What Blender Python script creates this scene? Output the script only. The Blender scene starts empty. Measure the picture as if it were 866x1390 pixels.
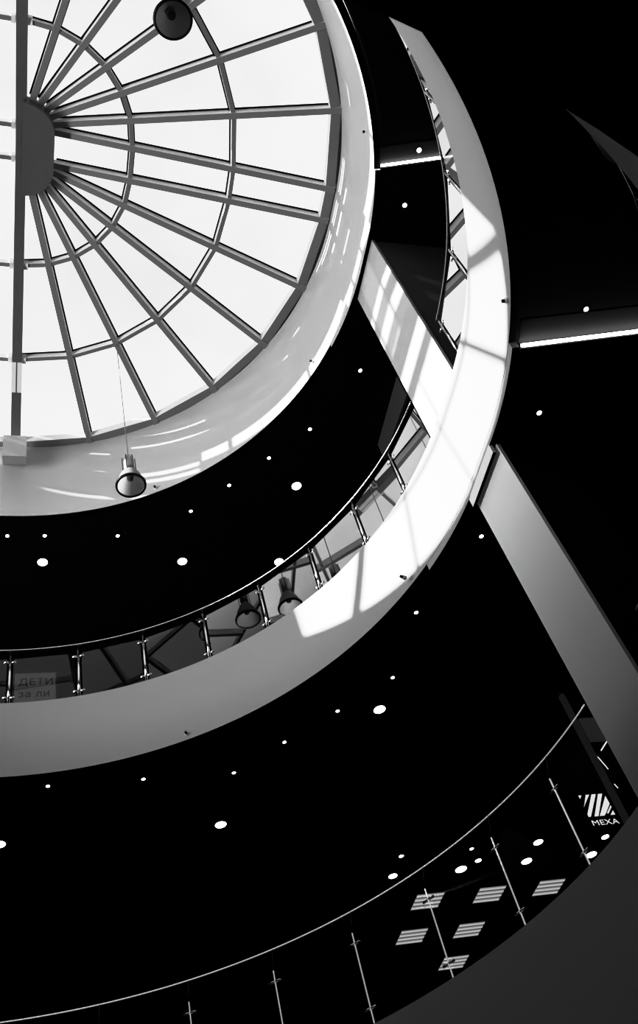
import bpy, bmesh, math
from mathutils import Vector, Matrix

# ------------------------------------------------------------------ basics
Z0 = 1.5                                   # eye height above the ground floor
col = bpy.context.scene.collection
scn = bpy.context.scene
V = Vector
def P(s, t, z): return V((s, t, z + Z0))
rad = math.radians

# ------------------------------------------------------------------ materials
def mat(name):
    m = bpy.data.materials.new(name); m.use_nodes = True
    m.node_tree.nodes.clear(); return m, m.node_tree.nodes, m.node_tree.links
def paint(name, v, rough=.6, spec=.3, metal=0., noise=0., nscale=3.):
    m, N, L = mat(name)
    o = N.new('ShaderNodeOutputMaterial'); b = N.new('ShaderNodeBsdfPrincipled')
    b.inputs['Base Color'].default_value = (v, v, v, 1); b.inputs['Roughness'].default_value = rough
    b.inputs['Metallic'].default_value = metal; b.inputs['Specular IOR Level'].default_value = spec
    if noise:
        tc = N.new('ShaderNodeTexCoord'); n = N.new('ShaderNodeTexNoise'); n.inputs['Scale'].default_value = nscale
        n.inputs['Detail'].default_value = 5
        r = N.new('ShaderNodeMapRange'); r.inputs['To Min'].default_value = v * (1 - noise); r.inputs['To Max'].default_value = v * (1 + noise)
        L.new(tc.outputs['Object'], n.inputs['Vector']); L.new(n.outputs[0], r.inputs['Value']); L.new(r.outputs[0], b.inputs['Base Color'])
    L.new(b.outputs[0], o.inputs[0]); return m
def emit(name, s, v=1.):
    m, N, L = mat(name)
    o = N.new('ShaderNodeOutputMaterial'); e = N.new('ShaderNodeEmission')
    e.inputs[0].default_value = (v, v, v, 1); e.inputs[1].default_value = s
    L.new(e.outputs[0], o.inputs[0]); return m
def glass(name, ior, tint, rough=0., power=1., expo=1.):
    m, N, L = mat(name)
    o = N.new('ShaderNodeOutputMaterial'); t = N.new('ShaderNodeBsdfTransparent'); g = N.new('ShaderNodeBsdfGlossy')
    t.inputs[0].default_value = (tint, tint, tint, 1); g.inputs['Roughness'].default_value = rough
    g.inputs[0].default_value = (.95, .95, .95, 1)
    f = N.new('ShaderNodeFresnel'); f.inputs['IOR'].default_value = ior
    geo = N.new('ShaderNodeNewGeometry'); fl = N.new('ShaderNodeMath'); fl.operation = 'MULTIPLY'
    p = N.new('ShaderNodeMath'); p.operation = 'MULTIPLY'; p.use_clamp = True; p.inputs[1].default_value = power
    # same reflectance from both sides of a thin pane
    iorn = N.new('ShaderNodeMix'); iorn.data_type = 'FLOAT'
    iorn.inputs[2].default_value = ior; iorn.inputs[3].default_value = 1.0 / ior
    L.new(geo.outputs['Backfacing'], iorn.inputs[0]); 
    inv = N.new('ShaderNodeMath'); inv.operation = 'MAXIMUM'; inv.inputs[1].default_value = 1.0001
    L.new(iorn.outputs[0], f.inputs['IOR'])
    x = N.new('ShaderNodeMixShader')
    e = N.new('ShaderNodeMath'); e.operation = 'POWER'; e.inputs[1].default_value = expo
    L.new(f.outputs[0], e.inputs[0]); L.new(e.outputs[0], p.inputs[0]); L.new(p.outputs[0], x.inputs[0])
    L.new(t.outputs[0], x.inputs[1]); L.new(g.outputs[0], x.inputs[2]); L.new(x.outputs[0], o.inputs[0])
    for n in (fl, inv): N.remove(n)
    return m

M_white = paint('white_wall_paint', .60, .55, .25, noise=.03, nscale=1.3)
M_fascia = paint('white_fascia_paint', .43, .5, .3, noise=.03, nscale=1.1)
M_fasciadark = paint('shaded_fascia_paint', .06, .6, .1)  # same band as the grey fascia, with its shade put into the colour
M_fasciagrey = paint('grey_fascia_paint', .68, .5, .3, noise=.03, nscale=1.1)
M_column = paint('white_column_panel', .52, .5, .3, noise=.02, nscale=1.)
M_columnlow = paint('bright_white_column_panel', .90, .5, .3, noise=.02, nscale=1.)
M_dark = paint('black_soffit_paint', .004, .8, .03)
M_soffit = paint('dark_ceiling_tile', .006, .7, .05, noise=.3, nscale=1.6)
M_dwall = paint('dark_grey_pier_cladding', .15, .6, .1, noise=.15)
M_outer = paint('black_outer_wall', .003, .9, .02)
M_floor = paint('dark_stone_floor', .03, .5, .2, noise=.2)
M_frame = paint('pale_grey_skylight_frame', .88, .45, .3, noise=.04)
M_frameunder = paint('frame_underside_shade', .27, .5, .3, noise=.04)  # rib underside shade put into the colour, same frame as the paler sides
M_hub = paint('grey_hub_plate', .15, .5, .3, noise=.08, nscale=9)
M_gasket = paint('black_gasket', .008, .7, .1)
M_steel = paint('polished_steel', .8, .13, .5, metal=1., noise=.04, nscale=30)
def glow_steel(name, g):
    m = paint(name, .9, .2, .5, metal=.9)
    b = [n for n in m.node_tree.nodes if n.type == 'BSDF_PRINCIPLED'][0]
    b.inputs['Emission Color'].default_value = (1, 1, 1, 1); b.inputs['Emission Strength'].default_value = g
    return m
M_steellow = glow_steel('painted_glow_steel', .62)  # self-glow stands in for skylight highlights on the lower posts and handrail
M_hrail = paint('polished_handrail_steel', .95, .16, .5, metal=1.)
M_black = paint('black_metal', .006, .4, .3)
M_chrome = paint('lamp_housing_metal', .45, .35, .5, metal=.8)
def translucent(name, d, t):
    m, N, L = mat(name)
    o = N.new('ShaderNodeOutputMaterial'); a = N.new('ShaderNodeBsdfDiffuse'); b = N.new('ShaderNodeBsdfTranslucent'); x = N.new('ShaderNodeAddShader')
    a.inputs[0].default_value = (d, d, d, 1); b.inputs[0].default_value = (t, t, t, 1)
    L.new(a.outputs[0], x.inputs[0]); L.new(b.outputs[0], x.inputs[1]); L.new(x.outputs[0], o.inputs[0]); return m
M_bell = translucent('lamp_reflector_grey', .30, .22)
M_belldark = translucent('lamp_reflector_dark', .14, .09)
M_bulb = paint('unlit_bulb_glass', .05, .15, .5)
M_cable = paint('pale_cable', .45, .6, .2)
M_screen = paint('dark_screen_glass', .11, .15, .5)
M_lamp = emit('downlight_glow', 9)
M_tube = emit('fluorescent_glow', 1.0)
M_led = emit('cove_led_glow', 35)
M_sign = emit('shop_sign_glow', 1.15)
M_poster = emit('poster_backlight', .12)
M_ink = paint('poster_ink', .002, .8, .05)
M_dim = emit('reflection_panel_glow', .05)
M_grey = emit('dim_profile_glow', .03)  # self-glow stands in for light falling on the upright profile
M_streak = emit('reflection_streak_glow', 1.2)
M_clear = glass('clear_glass', 1.4, .97)
def sun_mask_glass(name, tint):
    # made-up coating: clear when looked through squarely, mirrors away slanting sun
    m, N, L = mat(name)
    o = N.new('ShaderNodeOutputMaterial'); t = N.new('ShaderNodeBsdfTransparent'); g = N.new('ShaderNodeBsdfGlossy')
    t.inputs[0].default_value = (tint, tint, tint, 1); g.inputs['Roughness'].default_value = .02
    lw = N.new('ShaderNodeLayerWeight'); lw.inputs['Blend'].default_value = .5     # facing = 1 - cos
    r = N.new('ShaderNodeMapRange'); r.interpolation_type = 'SMOOTHSTEP'
    r.inputs['From Min'].default_value = .46; r.inputs['From Max'].default_value = .535
    r.inputs['To Min'].default_value = .03; r.inputs['To Max'].default_value = .985
    L.new(lw.outputs['Facing'], r.inputs['Value'])
    # made-up clear gaps shaping the sun streaks: (centre along the hall, width, from, to across the hall)
    tc = N.new('ShaderNodeTexCoord'); sx = N.new('ShaderNodeSeparateXYZ'); L.new(tc.outputs['Object'], sx.inputs[0])
    def inside(sock, c, h):
        p = N.new('ShaderNodeMath'); p.operation = 'COMPARE'; p.inputs[1].default_value = c; p.inputs[2].default_value = h
        L.new(sock, p.inputs[0]); return p.outputs[0]
    acc = None
    for c, w_, t0, t1 in STREAK_GAPS:
        m1 = N.new('ShaderNodeMath'); m1.operation = 'MULTIPLY'
        L.new(inside(sx.outputs['X'], c, w_/2), m1.inputs[0]); L.new(inside(sx.outputs['Y'], (t0+t1)/2, (t1-t0)/2), m1.inputs[1])
        if acc is None: acc = m1.outputs[0]
        else:
            ad = N.new('ShaderNodeMath'); ad.operation = 'MAXIMUM'; L.new(acc, ad.inputs[0]); L.new(m1.outputs[0], ad.inputs[1]); acc = ad.outputs[0]
    k = N.new('ShaderNodeMix'); k.data_type = 'FLOAT'; k.inputs[3].default_value = .04
    L.new(acc, k.inputs[0]); L.new(r.outputs[0], k.inputs[2])
    x = N.new('ShaderNodeMixShader'); L.new(k.outputs[0], x.inputs[0])
    L.new(t.outputs[0], x.inputs[1]); L.new(g.outputs[0], x.inputs[2]); L.new(x.outputs[0], o.inputs[0]); return m
STREAK_GAPS = [(-.60,.86,-3.8,3.95), (-.45,.12,3.95,4.6), (-1.1,.17,4.0,5.12), (-1.45,.15,4.0,5.12), (-2.2,.22,4.2,5.12), (-.85,.08,4.85,5.12), (.2,.08,4.85,5.12),
          (.85,.14,3.7,5.0), (.55,.09,3.7,4.7), (1.2,.08,3.9,4.8), (1.95,.09,3.7,4.6), (1.3,.07,2.3,3.1), (1.95,.07,2.3,2.8), (2.1,.07,1.9,2.4),
          (2.5,.26,-.6,.5), (3.1,.10,-.6,.8), (3.5,.10,-.9,.9), (3.85,.08,-.9,1.1), (2.07,.06,-2.9,-1.9), (2.3,.05,-2.9,-2.0),
          (-3.1,.30,-.75,.55), (-4.15,.46,-.75,.55), (-1.16,.30,-.75,.6)]
M_pane = sun_mask_glass('skylight_glass', .97)
def rail_glass(name, tint):
    m, N, L = mat(name)
    o = N.new('ShaderNodeOutputMaterial'); t = N.new('ShaderNodeBsdfTransparent'); g = N.new('ShaderNodeBsdfGlossy')
    t.inputs[0].default_value = (tint, tint, tint, 1); g.inputs['Roughness'].default_value = 0
    lw = N.new('ShaderNodeLayerWeight'); lw.inputs['Blend'].default_value = .5
    cr = N.new('ShaderNodeValToRGB'); e = cr.color_ramp.elements
    e[0].position, e[0].color = .0, (.04,.04,.04,1); e[1].position, e[1].color = 1., (1,1,1,1)
    for p, v in ((.25,.05), (.30,.08), (.36,.48), (.48,.72), (.70,.94)):
        q = e.new(p); q.color = (v, v, v, 1)
    x = N.new('ShaderNodeMixShader'); L.new(lw.outputs['Facing'], cr.inputs[0]); L.new(cr.outputs[0], x.inputs[0])
    L.new(t.outputs[0], x.inputs[1]); L.new(g.outputs[0], x.inputs[2]); L.new(x.outputs[0], o.inputs[0]); return m
M_rail = rail_glass('railing_glass', .80)
M_raillow = glass('lower_railing_glass', 1.35, .9, power=.06)

# ------------------------------------------------------------------ mesh helpers
class MB:
    def __init__(self): self.bm = bmesh.new()
    def face(self, pts):
        vs = [self.bm.verts.new(p) for p in pts]
        try: return self.bm.faces.new(vs)
        except ValueError: return None
    def hexa(self, a, b):
        """a, b: two quads (4 points each) joined into a closed solid"""
        va = [self.bm.verts.new(p) for p in a]; vb = [self.bm.verts.new(p) for p in b]
        self.bm.faces.new(va[::-1]); self.bm.faces.new(vb)
        for i in range(4):
            j = (i + 1) % 4
            self.bm.faces.new((va[i], va[j], vb[j], vb[i]))
    def box(self, s0, s1, t0, t1, z0, z1):
        self.hexa([P(s0,t0,z0),P(s1,t0,z0),P(s1,t1,z0),P(s0,t1,z0)], [P(s0,t0,z1),P(s1,t0,z1),P(s1,t1,z1),P(s0,t1,z1)])
    def bar(self, p0, p1, w, h, up=V((0,0,1)), base=0.):
        """bar from p0 to p1, w wide, rising h from the line (its underside sits base above the line)"""
        d = (p1 - p0).normalized(); side = d.cross(up).normalized(); u = side.cross(d).normalized()
        q = lambda p: [p - side*w/2 + u*base, p + side*w/2 + u*base, p + side*w/2 + u*(base+h), p - side*w/2 + u*(base+h)]
        self.hexa(q(p0), q(p1))
    def tube(self, pts, r, n=10, closed=False):
        rings = []
        m = len(pts)
        for i, p in enumerate(pts):
            a = pts[i-1] if i > 0 else (pts[-1] if closed else p); b = pts[(i+1) % m] if (i < m-1 or closed) else p
            d = (b - a).normalized()
            ref = V((0,0,1)) if abs(d.z) < .9 else V((1,0,0))
            x = d.cross(ref).normalized(); y = d.cross(x).normalized()
            rings.append([self.bm.verts.new(p + x*r*math.cos(2*math.pi*k/n) + y*r*math.sin(2*math.pi*k/n)) for k in range(n)])
        for i in range(m-1):
            for k in range(n):
                f = self.bm.faces.new((rings[i][k], rings[i][(k+1)%n], rings[i+1][(k+1)%n], rings[i+1][k])); f.smooth = True
        self.bm.faces.new(rings[0][::-1]); self.bm.faces.new(rings[-1])
    def lathe(self, c, prof, n=32, cap0=False, cap1=False):
        """profile [(radius, z)] turned about the vertical through c"""
        rings = [[self.bm.verts.new(c + V((r*math.cos(2*math.pi*k/n), r*math.sin(2*math.pi*k/n), z))) for k in range(n)] for r, z in prof]
        for a, b in zip(rings, rings[1:]):
            for k in range(n):
                f = self.bm.faces.new((a[k], a[(k+1)%n], b[(k+1)%n], b[k])); f.smooth = True
        if cap0: self.bm.faces.new(rings[0][::-1])
        if cap1: self.bm.faces.new(rings[-1])
    def build(self, name, m, parent=None, label=None):
        bmesh.ops.recalc_face_normals(self.bm, faces=self.bm.faces)
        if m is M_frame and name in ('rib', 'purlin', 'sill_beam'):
            m = [M_frame, M_frameunder]  # undersides painted darker to carry their shade
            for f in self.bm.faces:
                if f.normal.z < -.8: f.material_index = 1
        me = bpy.data.meshes.new(name); self.bm.to_mesh(me); self.bm.free()
        for mm in (m if isinstance(m, (list, tuple)) else [m]): me.materials.append(mm)
        o = bpy.data.objects.new(name, me); col.objects.link(o)
        if parent:
            o.parent = parent; o.matrix_parent_inverse = parent.matrix_world.inverted()
        if label: o['label'] = label
        return o
def tag(o, label=None, cat=None, group=None, kind=None):
    for k, v in (('label', label), ('category', cat), ('group', group), ('kind', kind)):
        if v: o[k] = v
    return o
def thing(name, loc, label, cat, group=None):
    o = bpy.data.objects.new(name, None); col.objects.link(o); o.location = loc
    o.empty_display_size = .2
    o.matrix_world = Matrix.Translation(loc)
    return tag(o, label, cat, group)
def structure(o, label, cat): return tag(o, label, cat, None, 'structure')

# ------------------------------------------------------------------ plan curves
# the atrium is a long hall with a round end: quarter circles of radius R about (0, +-w) with a short flat between
END = -5.0
def cpt(R, w, a):                       # a in degrees about the quarter centre, sign gives the side
    sg = 1 if a >= 0 else -1
    return (R*math.cos(rad(a)), sg*w + R*math.sin(rad(a)))
def path(R, w, a0=-90., a1=90., n=96, ends=False):
    pts = []
    if ends: pts.append((END, -(R+w)))
    k = max(2, int(n*(a1-a0)/180))
    A = [a0 + (a1-a0)*i/k for i in range(k+1)]
    last = None
    for a in A:
        if last is not None and last < 0 <= a:
            pts.append((R, -w)); pts.append((R, w))
            if abs(a) < 1e-6: last = a; continue
        pts.append(cpt(R, w, a)); last = a
    if ends: pts.append((END, R+w))
    # drop doubles
    out = [pts[0]]
    for p in pts[1:]:
        if math.hypot(p[0]-out[-1][0], p[1]-out[-1][1]) > 1e-4: out.append(p)
    return out
def offset(pts, d):                      # move a path outward (away from the hall)
    out = []
    for i, p in enumerate(pts):
        a = pts[max(i-1,0)]; b = pts[min(i+1,len(pts)-1)]
        dx, dy = b[0]-a[0], b[1]-a[1]; L = math.hypot(dx, dy)
        out.append((p[0] + d*dy/L, p[1] - d*dx/L))
    return out
def band(mb, inner_bot, inner_top, z0, z1, thick, smooth=True):
    """curved wall strip: visible inner face from inner_bot at z0 to inner_top at z1, 'thick' deep"""
    ob, ot = offset(inner_bot, thick), offset(inner_top, thick)
    R = []
    for a, b, c, d in zip(inner_bot, inner_top, ot, ob):
        R.append([mb.bm.verts.new(P(*a, z0)), mb.bm.verts.new(P(*b, z1)), mb.bm.verts.new(P(*c, z1)), mb.bm.verts.new(P(*d, z0))])
    for a, b in zip(R, R[1:]):
        for k in range(4):
            j = (k+1) % 4
            f = mb.bm.faces.new((a[k], a[j], b[j], b[k])); f.smooth = smooth and k in (0, 2); f.material_index = 1 if k == 3 else 0
    mb.bm.faces.new(R[0]); mb.bm.faces.new(R[-1][::-1])
def sharp(o, ang=35):
    me = o.data
    bm = bmesh.new(); bm.from_mesh(me)
    for e in bm.edges:
        if len(e.link_faces) == 2 and e.calc_face_angle(0) > rad(ang): e.smooth = False
    bm.to_mesh(me); bm.free(); return o
SX0, SX1, TY0, TY1 = -9., 14.5, -13., 14.5
def slab(name, hole, z0, z1, m, label, cat):
    mb = MB(); bm = mb.bm
    outer = [(SX0,TY0),(SX1,TY0),(SX1,TY1),(SX0,TY1)]
    for z in (z0, z1):
        es = []
        for loop in (outer, hole):
            vs = [bm.verts.new(P(*p, z)) for p in loop]
            es += [bm.edges.new((vs[i], vs[(i+1)%len(vs)])) for i in range(len(vs))]
        bmesh.ops.triangle_fill(bm, use_beauty=True, use_dissolve=False, edges=es)
    for loop in (outer, hole):
        for i in range(len(loop)):
            a, b = loop[i], loop[(i+1)%len(loop)]
            mb.face([P(*a,z0),P(*b,z0),P(*b,z1),P(*a,z1)])
    bmesh.ops.remove_doubles(bm, verts=bm.verts, dist=1e-4)
    return structure(mb.build(name, m), label, cat)

# ------------------------------------------------------------------ levels (above the eye)
A_BOT, A_TOP = 2.34, 3.766
B_BOT, B_TOP = 7.908, 9.067
C_BOT, C_TOP = 13.03, 15.02
RF, WF = 4.975, .25                      # fascia plan

mb = MB(); mb.box(SX0, SX1, TY0, TY1, -1.62, -1.5)
structure(mb.build('floor', M_floor), 'dark stone ground floor of the atrium', 'floor')
for nm, b, lab in (('wall_east', (SX1, SX1+.2, TY0, TY1), 'black outer wall behind the columns'), ('wall_west', (SX0-.2, SX0, TY0, TY1), 'black outer wall beyond the straight end of the hall'),
              ('wall_north', (SX0-.2, SX1+.2, TY1, TY1+.2), 'black outer wall far behind the shop lights'), ('wall_south', (SX0-.2, SX1+.2, TY0-.2, TY0), 'black outer wall behind the viewer')):
    mb = MB(); mb.box(*b, -1.5, 13.6)
    structure(mb.build(nm, M_outer), lab, 'wall')

hole = path(RF+.06, WF, ends=True)
slab('floor_lower_gallery', path(5.08, .25, ends=True), A_BOT+.005, A_TOP, M_dark, 'dark slab of the lower gallery with black underside', 'floor')
slab('floor_upper_gallery', path(5.06, .25, ends=True), B_BOT+.005, B_TOP, M_soffit, 'dark slab of the upper gallery with black underside', 'floor')
slab('ceiling', path(5.10, .21, ends=True), C_BOT+.005, C_BOT+.25, M_soffit, 'black ceiling around the skylight drum', 'ceiling')

def fascia(name, Rt, Rb, w, z0, z1, label, zone=None, fm=None, arc=None):
    pb, pt = path(Rb, w, ends=True, n=120), path(Rt, w, ends=True, n=120)
    if arc: pb, pt = path(Rb, w, *arc, n=120), path(Rt, w, *arc, n=120)
    if arc and arc[1] > 89: pb, pt = pb + [(END, Rb+w)], pt + [(END, Rt+w)]
    if arc and arc[0] < -89: pb, pt = [(END, -Rb-w)] + pb, [(END, -Rt-w)] + pt
    mb = MB(); band(mb, pb, pt, z0, z1, .08)
    if zone:
        zb, a0, a1 = zone
        band(mb, path(Rb+.003, w, a0, a1, n=120), path(Rb+.003, w, a0, a1, n=120), zb, z0+.002, .08)
    o = sharp(mb.build(name, [fm or M_fascia, M_dark])); structure(o, label, 'balcony edge'); return o
fascia('trim_upper_gallery', 4.965, 5.01, WF, B_BOT, B_TOP, 'broad white curved edge band of the upper gallery, partly sunlit', (B_BOT-.10, -13.2, 16.0))
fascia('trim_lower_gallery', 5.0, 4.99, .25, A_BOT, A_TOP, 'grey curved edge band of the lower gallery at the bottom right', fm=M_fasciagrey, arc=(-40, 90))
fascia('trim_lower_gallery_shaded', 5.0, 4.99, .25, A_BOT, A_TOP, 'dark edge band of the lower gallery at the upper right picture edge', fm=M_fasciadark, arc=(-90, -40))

# drum wall under the skylight
mb = MB(); band(mb, path(4.97, .20, ends=True, n=120), path(4.97, .20, ends=True, n=120), C_BOT, C_TOP, .10)
band(mb, path(4.972, .20, -13.2, 15.7, n=120), path(4.972, .20, -13.2, 15.7, n=120), C_BOT-.06, C_BOT+.002, .10)
structure(sharp(mb.build('wall_drum', [M_white, M_dark])), 'white curved drum wall below the skylight', 'wall')

# dropped soffit bays in front of the columns, with their lit steps
for nm, z, R, k0, k1, drop, f0, f1, lab in (('ceiling_dropped_bay', C_BOT, 5.05, 13.2, 15.7, .06, -2.54, 2.68, 'slightly lower black ceiling bay beside the upper column'),
                                    ('ceiling_dropped_bay', B_BOT, 5.08, 13.2, 16.0, .10, -2.33, 2.72, 'slightly lower black soffit bay beside the lower column')):
    mb = MB(); arc = path(R, .22, -k0, k1, n=200)
    far = [(9.5, f0), (9.5, f1)]
    poly = arc + far[::-1]
    mb.face([P(*p, z-drop) for p in poly]); mb.face([P(*p, z+.003) for p in poly][::-1])
    for a, b in zip(poly, poly[1:] + poly[:1]): mb.face([P(*a, z-drop), P(*b, z-drop), P(*b, z+.003), P(*a, z+.003)])
    structure(mb.build(nm, M_soffit), lab, 'ceiling')

# ------------------------------------------------------------------ columns
def column(name, s0, s1, t0, t1, z0, z1, lab, side, front=None):
    o = thing(name, P((s0+s1)/2, (t0+t1)/2, z0), lab, 'column'); o['kind'] = 'structure'
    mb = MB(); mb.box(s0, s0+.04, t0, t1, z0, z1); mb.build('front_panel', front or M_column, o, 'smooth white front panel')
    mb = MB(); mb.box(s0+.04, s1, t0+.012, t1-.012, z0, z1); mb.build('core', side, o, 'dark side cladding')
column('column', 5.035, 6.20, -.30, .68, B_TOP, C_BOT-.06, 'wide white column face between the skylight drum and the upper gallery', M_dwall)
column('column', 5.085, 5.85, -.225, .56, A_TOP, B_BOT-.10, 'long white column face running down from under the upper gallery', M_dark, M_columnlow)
mb = MB(); mb.box(5.006, 5.045, -.20, .56, B_BOT-.235, B_BOT-.09)
for f in mb.bm.faces:
    if abs(f.normal.z) > .9 or f.calc_center_median().z > B_BOT+Z0-.091 or f.calc_center_median().z < B_BOT+Z0-.234: f.material_index = 1
structure(mb.build('trim_column_head', [M_columnlow, M_dark]), 'short grey pad on the gallery edge above the lower column', 'trim')

# ------------------------------------------------------------------ skylight
def zr(r): return 15.0 + .262*(4.87 - r)
R_OUT, R2, R1, RH, WS = 4.87, 3.30, 1.69, .47, .27
sky = thing('skylight', P(0, 0, 15.0), 'large fan-shaped glass skylight with pale ribs meeting at a half-round hub', 'skylight')
ANG = [0, 15, 30, 45, 60, 75]
def sp(r, sg, a, dz=0.): 
    return P(r*math.cos(rad(a)), sg*(WS + r*math.sin(rad(a))), zr(r) + dz)
RIBW, RIBH = .095, .17
for sg in (1, -1):
    for a in ANG:
        mb = MB(); mb.bar(sp(RH-.03, sg, a), sp(R_OUT+.07, sg, a), RIBW, RIBH)
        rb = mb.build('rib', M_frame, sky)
        mb = MB(); mb.bar(sp(RH, sg, a), sp(R_OUT, sg, a), RIBW+.05, .022, base=RIBH)
        mb.build('gasket', M_gasket, rb, 'black glazing gasket')
# rings of purlins and the panes between
nodes = [(-1, 90)] + [(-1, a) for a in ANG[::-1]] + [(1, a) for a in ANG] + [(1, 90)]
for r, w, h in ((R1, .07, .13), (R2, .07, .13)):
    for (sg0, a0), (sg1, a1) in zip(nodes, nodes[1:]):
        mb = MB(); p0, p1 = sp(r, sg0, a0), sp(r, sg1, a1)
        d = (p1-p0).normalized()
        mb.bar(p0 + d*.04, p1 - d*.04, w, h, base=.02)
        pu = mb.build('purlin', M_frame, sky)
        mb = MB(); mb.bar(p0 + d*.04, p1 - d*.04, w+.045, .02, base=.15); mb.build('gasket', M_gasket, pu, 'black glazing gasket')
for r0, r1 in ((RH, R1), (R1, R2), (R2, R_OUT)):
    for (sg0, a0), (sg1, a1) in zip(nodes, nodes[1:]):
        mb = MB(); mb.face([sp(r0, sg0, a0, .20), sp(r1, sg0, a0, .20), sp(r1, sg1, a1, .20), sp(r0, sg1, a1, .20)])
        mb.build('pane', M_pane, sky)
# straight bays behind the main beam
def gp(s, t, dz=0.): return P(s, t, zr(max(abs(t) - WS, 0)) + dz)
LINES = [(-R_OUT-WS), -R2-WS, -R1-WS, -WS, WS, R1+WS, R2+WS, R_OUT+WS]
for t in LINES[1:-1]:
    mb = MB(); mb.bar(gp(END, t), gp(-.14, t), .07, .13, base=.02); mb.build('purlin', M_frame, sky)
    for q in (-.20,):
        mb = MB(); mb.bar(gp(q, t), gp(q+.06, t), .11, .17, base=0.); mb.build('bracket', M_frame, sky)
for t in (-R2-WS, -R1-WS, R1+WS, R2+WS):
    mb = MB(); mb.bar(gp(.03, t), gp(.10, t), .11, .17, base=0.); mb.build('bracket', M_frame, sky)
for s in (-1.75, -3.4, END+.03):
    for sg in (1, -1):
        mb = MB(); mb.bar(gp(s, sg*WS), gp(s, sg*(R_OUT+WS)), RIBW, RIBH); mb.build('rib', M_frame, sky)
for a, b in zip(LINES, LINES[1:]):
    for s0, s1 in ((-.05, -1.75), (-1.75, -3.4), (-3.4, END)):
        mb = MB(); mb.face([gp(s0, a, .20), gp(s1, a, .20), gp(s1, b, .20), gp(s0, b, .20)])
        mb.build('pane', M_pane, sky)
# polygonal sill beam round the foot of the glass
sill = MB()
pts = [(END, -(R_OUT+WS))] + [( (R_OUT)*math.cos(rad(a)), sg*(WS + R_OUT*math.sin(rad(a)))) for sg, a in nodes] + [(END, R_OUT+WS)]
for a, b in zip(pts, pts[1:]):
    sill.bar(P(*a, 15.0), P(*b, 15.0), .16, .16, base=.02)
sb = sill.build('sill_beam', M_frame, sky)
mb = MB()
out = offset(pts, .30)
for a, b, c, d in zip(pts, pts[1:], out[1:], out): mb.face([P(*a,15.19),P(*b,15.19),P(*c,15.19),P(*d,15.19)])
mb.build('flashing', M_dwall, sky)
# main beam and hub
for sg in (1, -1):
    mb = MB(); mb.bar(P(-.05, sg*.0, zr(-WS)-.03), P(-.05, sg*(R_OUT+WS-.05), zr(R_OUT-.05)-.03), .165, .22)
    mb.build('main_beam', M_hub, sky, 'dark flat main beam across the fan')
mb = MB(); arc = path(RH, WS, -90, 90, n=60)
loop = arc + [(-.02, RH+WS), (-.02, -(RH+WS))]
bot = [P(*p, 15.92) for p in loop]; top = [P(*p, 16.32) for p in loop]
mb.face(bot[::-1]); mb.face(top)
for i in range(len(loop)):
    j = (i+1) % len(loop); mb.face([bot[i], bot[j], top[j], top[i]])
mb.build('hub', M_hub, sky, 'half-round hub plate where all ribs meet')
mb = MB(); mb.hexa([P(-.25,4.72,14.12),P(.15,4.72,14.12),P(.15,5.16,14.46),P(-.25,5.16,14.46)], [P(-.25,4.72,14.74),P(.15,4.72,14.74),P(.15,5.16,14.74),P(-.25,5.16,14.74)]); mb.build('beam_foot', M_white, sky, 'pale block carrying the main beam on the drum wall')
for t0, t1 in ((3.58, 4.12),):
    for s0, s1 in ((-.137, -.062), (-.043, .037)):
        mb = MB()
        mb.bar(P((s0+s1)/2, t0, zr(t0-WS)-.045), P((s0+s1)/2, t1, zr(t1-WS)-.045), s1-s0, .03); mb.build('splice_plate', M_frame, sky, 'pale splice plate on the main beam')

# added gable wall, unseen: its openings and slanted bars shape the sun patch
mb = MB()
WT0, WT1, WZ0, WZ1 = -2.82, 3.15, 13.27, 15.40
TW = R_OUT + WS + .1
for t0, t1, z0, z1 in ((-TW, WT0, 12.9, 15.1), (WT1, TW, 12.9, 15.1), (WT0, WT1, 12.9, WZ0)):
    mb.box(END-.15, END, t0, t1, z0, z1)
ap = zr(0)+.2; za = lambda t: ap - (ap-15.1)*max(abs(t)-WS, 0)/(TW-WS)
H0, H1, HZ0, HZ1 = -.72, .50, 15.70, 15.97
for prof in ([(-TW,15.1),(WT0,15.1),(WT0,WZ1),(H0,WZ1),(H0,za(H0))], [(TW,15.1),(WT1,15.1),(WT1,WZ1),(H1,WZ1),(H1,za(H1))],
             [(H0,WZ1),(H1,WZ1),(H1,HZ0),(H0,HZ0)], [(H0,HZ1),(H1,HZ1),(H1,za(H1)),(WS,ap),(-WS,ap),(H0,za(H0))]):
    mb.face([P(END-.02, *p) for p in prof])
structure(mb.build('sun_mask_gable', M_white), 'added unseen white gable wall shaping the sun patch, at the far end of the skylight', 'wall')
win = thing('sun_opening_1', P(END-.07, 0, WZ0), 'wide clerestory window in the gable wall', 'window'); win['kind'] = 'structure'
for t0, z0, t1, z1, w in ((-2.74,WZ0,-1.40,WZ1,.15), (-1.57,WZ0,-.80,WZ1,.085), (-.04,WZ0,-.04,WZ1,.035), (1.40,WZ0,.72,WZ1,.05), (2.47,WZ0,1.45,WZ1,.14)):
    mb = MB(); mb.bar(P(END-.07, t0, z0), P(END-.07, t1, z1), w, .07, up=V((1,0,0))); mb.build('shadow_bar', M_frame, win)
mb = MB(); mb.box(END-.10, END-.04, WT0, WT1, 14.30, 14.335); mb.build('shadow_crossbar', M_frame, win)
mb = MB(); mb.face([P(END-.06, WT0, WZ0), P(END-.06, WT1, WZ0), P(END-.06, WT1, WZ1), P(END-.06, WT0, WZ1)]); mb.build('glass_pane', M_clear, win)

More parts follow.
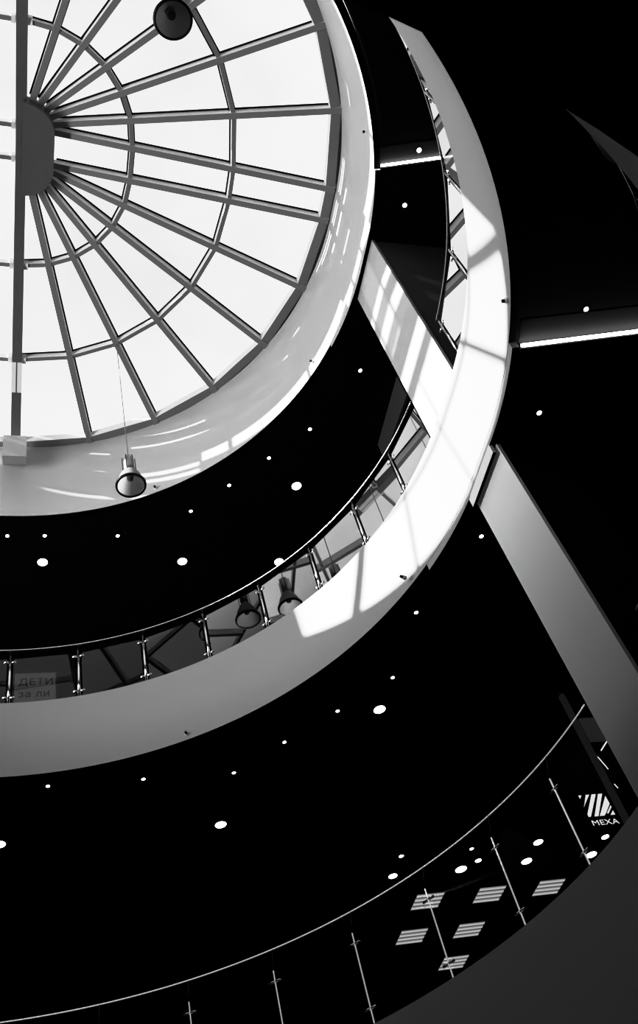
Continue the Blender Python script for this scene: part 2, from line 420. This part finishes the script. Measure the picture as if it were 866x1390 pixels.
# ------------------------------------------------------------------ railings
def railing(zf, Rp, Rh, zh, posts, a0, a1, s_end, label, gm=None, endglass=None, pr=.021, hr=.018, flat=False):
    """posts: angles about the quarter centre; beyond 90 degrees they go on along the straight side (value 90+metres)"""
    w = .25
    def pp(R, a):
        if abs(a) <= 90: return cpt(R, w, a)
        sg = 1 if a > 0 else -1
        return (-(abs(a) - 90), sg*(R + w))
    def tang(a):
        if abs(a) <= 90: return V((-math.sin(rad(a)), math.cos(rad(a)), 0))
        return V((-1 if a > 0 else 1, 0, 0))
    root = thing('balcony_railing', P(*pp(Rp, posts[0]), zf), label, 'railing')
    k = int(abs(a1-a0)*1.2); hp = []
    for i in range(k+1):
        a = a0 + (a1-a0)*i/k
        hp.append(P(*cpt(Rh, w, a), zh))
    if s_end is not None: hp.append(P(s_end, (Rh+w)*(1 if a1 > 0 else -1), zh))
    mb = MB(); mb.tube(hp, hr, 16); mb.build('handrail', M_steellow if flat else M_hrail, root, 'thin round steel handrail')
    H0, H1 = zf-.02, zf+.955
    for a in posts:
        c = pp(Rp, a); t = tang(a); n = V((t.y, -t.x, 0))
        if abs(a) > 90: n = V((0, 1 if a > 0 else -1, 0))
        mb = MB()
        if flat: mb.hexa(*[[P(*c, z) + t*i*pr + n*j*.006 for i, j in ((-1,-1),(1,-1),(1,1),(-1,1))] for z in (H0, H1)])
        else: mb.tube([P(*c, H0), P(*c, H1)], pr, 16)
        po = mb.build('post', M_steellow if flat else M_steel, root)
        ch = P(*pp(Rh, a), zh)
        mb = MB(); mb.tube([P(*c, H1-.01), ch], .005, 6); mb.build('rail_pin', M_black, po, 'thin black pin under the handrail')
        for z in (zf+.19, zf+.84):
            for q in (-1, 1):
                mb = MB(); p = P(*c, z) + t*q*pr*.95
                mb.tube([p, p + t*q*.065], max(pr*.9, .014), 8)
                mb.build('clamp', M_steel, po)
    for a, b in zip(([endglass] if endglass else []) + posts, (posts if endglass else posts[1:])):
        c0, c1 = V((*pp(Rp, a), 0)), V((*pp(Rp, b), 0)); d = (c1-c0).normalized()
        p0, p1 = c0 + d*.045, c1 - d*.045
        mb = MB(); q0, q1 = zf+.04, zf+.90
        mb.face([P(p0.x,p0.y,q0), P(p1.x,p1.y,q0), P(p1.x,p1.y,q1), P(p0.x,p0.y,q1)])
        mb.build('glass_panel', gm or M_rail, root, 'clear glass panel')
    return root
DA = 10.72
left = [14.65 + DA*i for i in range(8)]           # 14.65 ... 89.7
railing(B_TOP, 5.085, 5.105, 10.155, left + [91.0, 92.0, 93.0], 5.6, 90, -4.5,
        'curved glass and steel railing along the upper gallery, left of the wide column', endglass=5.0)
railing(B_TOP, 5.085, 5.105, 10.155, [-3.0 - DA*i for i in range(9)], -2.2, -88.8, None,
        'narrow sliver of glass railing on the upper gallery, right of the wide column')
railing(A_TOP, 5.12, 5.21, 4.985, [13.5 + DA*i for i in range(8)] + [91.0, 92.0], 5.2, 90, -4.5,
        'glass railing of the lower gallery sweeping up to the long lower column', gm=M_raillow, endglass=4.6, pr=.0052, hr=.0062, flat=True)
railing(A_TOP, 5.12, 5.21, 4.985, [-3.0 - DA*i for i in range(6)], -2.2, -57, None,
        'dim railing of the lower gallery at the right picture edge', gm=M_raillow, pr=.008, hr=.010)

# ------------------------------------------------------------------ pendants
def pendant(s, t, zrim, ztop, bell, lab, R=.215):
    root = thing('pendant_lamp', P(s, t, ztop), lab, 'pendant lamp', 'bell lamps hanging from the skylight')
    c = P(s, t, zrim)
    mb = MB(); mb.tube([P(s, t, ztop), P(s, t, zrim+.70)], .007, 6); mb.build('cable', M_cable, root)
    mb = MB(); mb.lathe(c, [(.03,.71),(.068,.69),(.078,.66),(.078,.40),(.06,.37)], 24, True, True)
    ho = mb.build('ballast_housing', M_chrome, root, 'ribbed metal ballast housing')
    for k in range(6):
        a = k*math.pi/3
        mb = MB(); mb.tube([c + V((.095*math.cos(a), .095*math.sin(a), .66)), c + V((.095*math.cos(a), .095*math.sin(a), .34))], .007, 6)
        mb.build('fin', M_black, ho)
    mb = MB(); mb.lathe(c, [(.05,.38),(.075,.345),(.115,.29),(.16,.19),(.195,.08),(R,.0)], 40)
    mb.build('reflector', bell, root, 'flared bell reflector')
    mb = MB()
    mb.lathe(c, [(R-.022,-.012),(R+.008,-.012),(R+.010,.018),(R-.010,.02),(R-.022,-.012)], 40); mb.build('rim', M_black, root, 'black rim ring')
    mb = MB(); mb.lathe(c, [(.03,.36),(.045,.29),(.055,.22),(.045,.15),(.0005,.12)], 20); mb.build('bulb', M_bulb, root)
n2 = (R2*math.cos(rad(60)), WS + R2*math.sin(rad(60)))
pendant(n2[0], n2[1], 11.28, zr(R2), M_bell, 'grey bell lamp hanging on a cable in front of the drum wall')
n1 = (R2*math.cos(rad(60)), -WS - R2*math.sin(rad(60)))
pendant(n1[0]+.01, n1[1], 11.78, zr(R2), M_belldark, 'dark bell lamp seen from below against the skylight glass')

# ------------------------------------------------------------------ ceiling lights
def downlight(s, t, z, r, lab, group):
    root = thing('recessed_downlight' if r > .06 else 'recessed_spotlight', P(s, t, z), lab, 'ceiling light', group)
    c = P(s, t, z)
    mb = MB(); mb.lathe(c, [(r*1.02,-.002),(r*1.25,-.004),(r*1.28,.003),(r*1.02,.003)], 24); mb.build('trim_ring', M_black, root)
    mb = MB(); mb.lathe(c, [(r,-.003),(r*.6,-.006),(.0005,-.007)], 24); mb.build('lens', M_lamp, root, 'glowing white lens')
ZC, ZB = C_BOT, B_BOT
G1, G2 = 'small spotlights in the ceiling around the skylight drum', 'small spotlights in the soffit below the upper gallery'
names = 'first second third fourth fifth sixth seventh eighth'.split()
Cs = [(-.12,5.61),(.49,5.60),(1.72,5.59),(2.94,5.01),(3.54,4.42),(4.15,3.81),(4.76,3.18)]
for i, (s, t) in enumerate(Cs):
    downlight(s, t, ZC, .031, 'small white spotlight below the drum wall, %s from the left in the arc' % names[i], G1)
downlight(5.39, 1.98, ZC, .031, 'small white spotlight just left of the wide column top', G1)
downlight(5.44, -1.68, ZC, .034, 'small white spotlight just above the bright lit ceiling step, right of the drum', G1)
downlight(5.41, -.88, ZC-.06, .034, 'small white spotlight below the bright lit ceiling step, right of the drum', G1)
downlight(5.22, .78, ZC-.06, .034, 'small white spotlight touching the left edge of the wide column', G1)
G3 = 'large round downlights in the ceiling of the upper gallery'
for (s, t), lab in (((.47,6.21),'leftmost'), ((2.92,6.19),'second from the left'), ((4.74,6.20),'just above the railing'), ((4.75,4.40),'set nearest to the wide column')):
    downlight(s, t, ZC, .086, 'large round downlight in the upper gallery ceiling, %s' % lab, G3)
Bs = [(.56,5.51),(1.79,5.49),(3.02,5.48),(3.63,4.87),(4.26,4.27),(4.89,3.64)]
for i, (s, t) in enumerate(Bs):
    downlight(s, t, ZB, .026, 'small white spotlight under the upper gallery edge, %s from the left in the arc' % names[i], G2)
downlight(4.90, 2.44, ZB, .026, 'small white spotlight in the black soffit, alone below the sunlit edge band', G2)
downlight(5.33, 1.10, ZB-.10, .026, 'small white spotlight beside the head of the long lower column', G2)
downlight(5.46, -.64, ZB-.10, .028, 'small white spotlight below the bright soffit step at right', G2)
downlight(5.60, -1.84, ZB, .026, 'small white spotlight above the bright soffit step at right', G2)
G4 = 'large round downlights in the soffit below the upper gallery'
for (s, t), lab in (((-.04,6.74),'cut by the left picture edge'), ((3.0,6.69),'above the faint hanging beam'), ((4.86,4.28),'nearest to the curved edge band')):
    downlight(s, t, ZB, .082, 'large round downlight under the upper gallery, %s' % lab, G4)
G5 = 'round lights over the shops of the lower gallery'
for s, t, r, lab in ((7.37,7.95,.035,'tiny round light left of the second post, highest of three'), (7.61,8.33,.055,'small oval light left of the second post, between two others'),
                     (7.36,8.55,.10,'large bright oval light left of the second post'), (8.60,7.94,.085,'flat oval light right of the second post, upper of two'),
                     (8.58,8.50,.095,'bright oval light right of the second post, lower of two'), (9.91,7.97,.07,'small flat light below the shop lettering'),
                     (9.85,8.50,.10,'bright light beside the foot of the first post'), (6.13,7.97,.04,'tiny oval light just above the lower handrail'),
                     (6.13,8.55,.075,'bright round light touching the lower handrail from above')):
    downlight(s, t, ZB, r, lab, G5)
def troffer(s, t, lab):
    root = thing('louvre_ceiling_light', P(s, t, ZB), lab, 'ceiling light', 'square striped ceiling lights over the shops')
    mb = MB(); h = .27
    for a in ((-h, h, -h, -h+.012), (-h, h, h-.012, h), (-h, -h+.012, -h, h), (h-.012, h, -h, h)):
        mb.box(s+a[0], s+a[1], t+a[2], t+a[3], ZB-.012, ZB+.003)
    mb.build('frame', M_black, root)
    for k in range(4):
        t0 = t - .255 + k*.1285
        mb = MB()
        n = 8
        prof = [(t0 + .118*i/n, ZB - .004 - .012*math.sin(math.pi*i/n)) for i in range(n+1)]
        for p, q in zip(prof, prof[1:]):
            f = mb.face([P(s-.255, *p), P(s+.255, *p), P(s+.255, *q), P(s-.255, *q)])
        mb.build('lamp_strip', M_tube2, root, 'glowing tube reflector strip')
# louvre strips: bright along the tube, dimmer towards the seams
def strip_mat():
    m, N, L = mat('louvre_strip_glow')
    o = N.new('ShaderNodeOutputMaterial'); e = N.new('ShaderNodeEmission'); e.inputs[0].default_value = (1,1,1,1)
    tc = N.new('ShaderNodeTexCoord'); sx = N.new('ShaderNodeSeparateXYZ'); mp = N.new('ShaderNodeMath'); mp.operation = 'SINE'
    mu = N.new('ShaderNodeMath'); mu.operation = 'MULTIPLY'; mu.inputs[1].default_value = math.pi
    L.new(tc.outputs['Generated'], sx.inputs[0]); L.new(sx.outputs['Y'], mu.inputs[0]); L.new(mu.outputs[0], mp.inputs[0])
    mr = N.new('ShaderNodeMapRange'); mr.inputs['To Min'].default_value = .22; mr.inputs['To Max'].default_value = .85
    L.new(mp.outputs[0], mr.inputs['Value']); L.new(mr.outputs[0], e.inputs[1]); L.new(e.outputs[0], o.inputs[0]); return m
M_tube2 = strip_mat()
troffer(8.18, 9.47, 'square striped ceiling light between the second and third railing posts, counted from the long column')
troffer(8.15, 10.66, 'square striped ceiling light standing just below another, right of the third railing post')
troffer(7.00, 9.47, 'square striped ceiling light crossed by the third railing post')
troffer(7.02, 10.65, 'square striped ceiling light left of the third railing post')
troffer(9.35, 9.45, 'square striped ceiling light right of the second railing post, touching the grey edge band')
troffer(8.20, 11.86, 'square striped ceiling light cut off at the very bottom')
for (a, b), lab in ((((8.36,5.01),(8.50,5.16)), 'short thin glowing streak imitating a reflection, left of the long column, uppermost'), (((8.82,5.67),(9.14,6.00)), 'thin slanted glowing streak imitating a reflection, above the shop lettering'),
                    (((8.81,5.51),(8.82,5.27)), 'thin glowing streak imitating a reflection, touching the column edge above the shop lettering'), (((9.44,6.43),(9.55,6.54)), 'short thin glowing streak imitating a reflection, right above the shop emblem'),
                    (((8.23,2.92),(8.43,3.14)), 'thin glowing streak imitating a reflection, at the right picture edge')):
    mb = MB(); mb.bar(P(*a, ZB-.01), P(*b, ZB-.01), .013, .02)
    tag(mb.build('reflection_streak', M_streak), lab, 'ceiling light', 'thin glowing streaks imitating reflections over the lower gallery')  # glowing bars added to imitate faint reflections, not lamps

# lit steps of the dropped bays: white upstand with an LED profile along its foot
def step(a, b, z, drop, lab):
    root = thing('cove_light', P(*a, z), lab, 'cove light')
    d = (V((*b,0)) - V((*a,0))).normalized(); n = V((d.y, -d.x, 0))
    A, B = V((*a,0)), V((*b,0))
    mb = MB()
    q0, q1 = A + n*.004, B + n*.004
    mb.face([P(q0.x,q0.y,z-drop), P(q1.x,q1.y,z-drop), P(q1.x,q1.y,z), P(q0.x,q0.y,z)])
    q2, q3 = A + n*.27, B + n*.27
    mb.face([P(q0.x,q0.y,z-.001), P(q1.x,q1.y,z-.001), P(q3.x,q3.y,z-.001), P(q2.x,q2.y,z-.001)])
    mb.build('reflector_panel', M_cove, root, 'matt panel washed by the light')
    mb = MB(); p0, p1 = A + n*.02, B + n*.02
    mb.tube([P(p0.x,p0.y,z-drop+.022), P(p1.x,p1.y,z-drop+.022)], .018, 8)
    mb.build('lamp_profile', M_led, root, 'thin glowing strip')
M_cove = paint('cove_panel_paint', .03, .9, .0)
step((4.92,-1.385), (5.95,-1.65), C_BOT, .06, 'bright lit step in the ceiling between drum and upper railing')
step((4.99,-1.398), (6.75,-1.765), B_BOT, .10, 'bright lit step in the soffit at the right picture edge')

# ------------------------------------------------------------------ sign, poster, small things
sg = thing('shop_sign', P(8.6, 6.24, 5.6), 'shop sign with a striped white emblem over white capitals, beside the long column', 'sign')
SP = 6.2
def sgn(x, y): return P(8.43 + x*.46, SP, 7.18 + y*.38)      # emblem square, x 0..1 y 0..1
mb = MB(); mb.box(8.45, 9.08, SP+.02, SP+.06, 6.95, 7.75); mb.build('backboard', M_dark, sg, 'black sign board')
mb = MB()
for q in ([(8.534,7.603),(8.593,7.603),(8.539,7.539)], [(8.668,7.605),(8.732,7.605),(8.575,7.436),(8.534,7.39)],
          [(8.77,7.605),(8.85,7.605),(8.575,7.222),(8.534,7.222),(8.534,7.267)], [(8.888,7.605),(8.964,7.605),(8.708,7.222),(8.636,7.222)],
          [(8.998,7.562),(9.005,7.42),(8.862,7.264),(8.812,7.222),(8.728,7.222)], [(9.004,7.39),(9.007,7.36),(8.893,7.247),(8.876,7.263)],
          [(9.0,7.301),(9.005,7.224),(8.92,7.224)]):
    mb.face([P(x_, SP, z_) for x_, z_ in q])
mb.build('emblem', M_sign, sg, 'white square emblem cut by slanted dark stripes')
def text(body, size, origin, xdir, ydir, m, parent, name='lettering', ext=.002, align='LEFT'):
    cu = bpy.data.curves.new(name, 'FONT'); cu.body = body; cu.size = size; cu.extrude = ext; cu.align_x = align; cu.space_character = 1.06
    cu.materials.append(m)
    o = bpy.data.objects.new(name, cu); col.objects.link(o)
    x, y = xdir.normalized(), ydir.normalized(); z = x.cross(y)
    mw = Matrix((x, y, z)).transposed().to_4x4(); mw.translation = origin
    me = bpy.data.meshes.new_from_object(o); bpy.data.objects.remove(o)
    if not me.materials: me.materials.append(m)
    o = bpy.data.objects.new(name, me); col.objects.link(o)
    o.parent = parent; o.matrix_parent_inverse = parent.matrix_world.inverted(); o.matrix_basis = mw
    return o
tx = text('MEXA', .125, P(8.535, SP, 7.072), V((1,0,0)), V((0,0,1)), M_sign, sg); tx['label'] = 'white capital letters'
xm = max(v.co.x for v in tx.data.vertices)
for v in tx.data.vertices: v.co.x *= .468/xm

po = thing('poster', P(.4, 7.5, 11.0), 'dim framed poster with dark lettering behind the railing glass at far left', 'poster')
mb = MB(); mb.box(.05, .74, 7.52, 7.55, 10.95, 11.66); mb.build('panel', M_poster, po, 'softly backlit paper')
mb = MB()
for b in ((.02,.06,10.92,11.69),(.73,.77,10.92,11.69),(.02,.77,10.92,10.96),(.02,.77,11.65,11.69)): mb.box(b[0], b[1], 7.49, 7.56, b[2], b[3])
mb.build('frame', M_gasket, po)
t1 = text('ДЕТИ', .20, P(.12, 7.515, 11.38), V((1,0,0)), V((0,0,1)), M_ink, po)
t2 = text('за ли', .20, P(.12, 7.515, 11.12), V((1,0,0)), V((0,0,1)), M_ink, po)

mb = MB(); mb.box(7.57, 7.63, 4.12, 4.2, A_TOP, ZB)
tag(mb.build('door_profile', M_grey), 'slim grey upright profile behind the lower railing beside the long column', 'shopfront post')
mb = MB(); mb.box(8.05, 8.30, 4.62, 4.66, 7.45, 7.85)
tag(mb.build('reflection_panel', M_dim), 'small dim glowing panel imitating a reflection behind the lower handrail next to the column', 'sign')  # glowing panel added to imitate a faint reflection, no sign hangs here
mb = MB(); mb.hexa([P(4.50,6.62,ZB-.06),P(4.72,6.62,ZB-.06),P(4.80,7.5,ZB-.06),P(4.55,7.5,ZB-.06)], [P(4.50,6.62,ZB),P(4.72,6.62,ZB),P(4.80,7.5,ZB),P(4.55,7.5,ZB)])
tag(mb.build('ceiling_duct', paint('duct_grey', .05, .6, .2)), 'faint grey duct under the black soffit above the lower handrail', 'duct')

mb = MB(); mb.hexa([P(6.05,2.05,12.45),P(6.10,2.05,12.45),P(6.10,3.45,12.6),P(6.05,3.45,12.6)], [P(6.05,2.05,C_BOT),P(6.10,2.05,C_BOT),P(6.10,3.45,C_BOT),P(6.05,3.45,C_BOT)])
tag(mb.build('ceiling_glass_screen', M_screen), 'dark grey screen hanging from the ceiling behind the railing, left of the wide column', 'screen')

def sensor(s, t, z, R, lab):
    n = V((-s, -(t - math.copysign(min(abs(t), .22), t)), 0)).normalized()
    root = thing('wall_sensor', P(s, t, z), lab, 'sensor', 'small dark sensors on the white bands')
    c = P(s, t, z)
    mb = MB(); mb.tube([c - n*.02, c + n*.03], .028, 12); mb.build('base', M_frame, root)
    mb = MB(); mb.tube([c + n*.03, c + n*.06], .02, 10); mb.build('lens', M_black, root)
sensor(4.72, -1.75, 13.36, 0, 'tiny dark sensor on the drum wall near the bright ceiling step')
sensor(4.63, 2.00, 13.25, 0, 'tiny dark sensor on the drum wall left of the wide column')
sensor(2.30, 4.61, 13.14, 0, 'tiny dark sensor on the drum wall right of the hanging bell lamp')
sensor(4.75, -1.83, 7.98, 0, 'tiny dark sensor on the sunlit gallery band near its right edge')
sensor(4.63, 1.92, 7.99, 0, 'tiny dark sensor low on the sunlit gallery band, left of the lower column')
sensor(2.30, 4.72, 8.00, 0, 'tiny dark sensor low on the shaded gallery band at left')

# ------------------------------------------------------------------ light
w = bpy.data.worlds.new('sky'); scn.world = w; w.use_nodes = True
N, L = w.node_tree.nodes, w.node_tree.links; N.clear()
o = N.new('ShaderNodeOutputWorld'); bg = N.new('ShaderNodeBackground')
tc = N.new('ShaderNodeTexCoord'); nz = N.new('ShaderNodeTexNoise'); nz.inputs['Scale'].default_value = 2.6; nz.inputs['Detail'].default_value = 6; nz.inputs['Roughness'].default_value = .55
mr = N.new('ShaderNodeMapRange'); mr.inputs['From Min'].default_value = .35; mr.inputs['From Max'].default_value = .62
mr.inputs['To Min'].default_value = .72; mr.inputs['To Max'].default_value = 1.05
L.new(tc.outputs['Generated'], nz.inputs['Vector']); L.new(nz.outputs[0], mr.inputs['Value'])
L.new(mr.outputs[0], bg.inputs['Color']); bg.inputs['Strength'].default_value = 1.8
L.new(bg.outputs[0], o.inputs[0])
SUN_K, SUN_TH = 1.86, 2.2
sd = V((math.cos(rad(SUN_TH)), math.sin(rad(SUN_TH)), -1/SUN_K)).normalized()
sl = bpy.data.lights.new('sun', 'SUN'); sl.energy = 17.0; sl.angle = rad(.53)
so = bpy.data.objects.new('sun', sl); col.objects.link(so); so.rotation_euler = sd.to_track_quat('-Z', 'Y').to_euler(); so.location = P(-30, 0, 30)

# added fill lamp beyond the straight end, brightening the lower column and fascia
al = bpy.data.lights.new('column_fill', 'AREA'); al.shape = 'RECTANGLE'; al.size = 10; al.size_y = 1.5; al.energy = 1950
ao = bpy.data.objects.new('column_fill', al); col.objects.link(ao); ao.location = P(-8.6, 0, 10.1)
ao.rotation_euler = V((1, 0, 0)).to_track_quat('-Z', 'Y').to_euler()

# ------------------------------------------------------------------ camera
cd = bpy.data.cameras.new('camera'); cam = bpy.data.objects.new('camera', cd); col.objects.link(cam)
Mx = Matrix(((0.957969, -0.024773, -0.285799), (-0.191902, -0.795872, -0.574249), (-0.213233, 0.604958, -0.767175))).to_4x4()
Mx.translation = P(.27768, -5.52399, 0)
cam.matrix_world = Mx
cd.sensor_fit = 'HORIZONTAL'; cd.sensor_width = 36; cd.lens = 36*1300/866; cd.shift_y = -45/866
cd.clip_start = .05; cd.clip_end = 200
scn.camera = cam
scn.view_settings.view_transform = 'Standard'; scn.view_settings.look = 'None'
scn.view_settings.exposure = 0; scn.view_settings.gamma = 1
vs = scn.view_settings
vs.use_curve_mapping = True
cm = vs.curve_mapping; cm.white_level = (2.5, 2.5, 2.5)
cv = cm.curves[3]
for x, y in ((.09,.028), (.2,.075), (.38,.15), (.58,.30), (.75,.50), (1.0,.74), (1.4,.88), (2.0,.945)): cv.points.new(x/2.5, y)
cv.points[-1].location = (1, .985); cm.update()
scn.cycles.caustics_reflective = False; scn.cycles.caustics_refractive = False
scn.cycles.use_denoising = True
scn.cycles.transparent_max_bounces = 24
scn.cycles.max_bounces = 12; scn.cycles.diffuse_bounces = 6; scn.cycles.glossy_bounces = 4
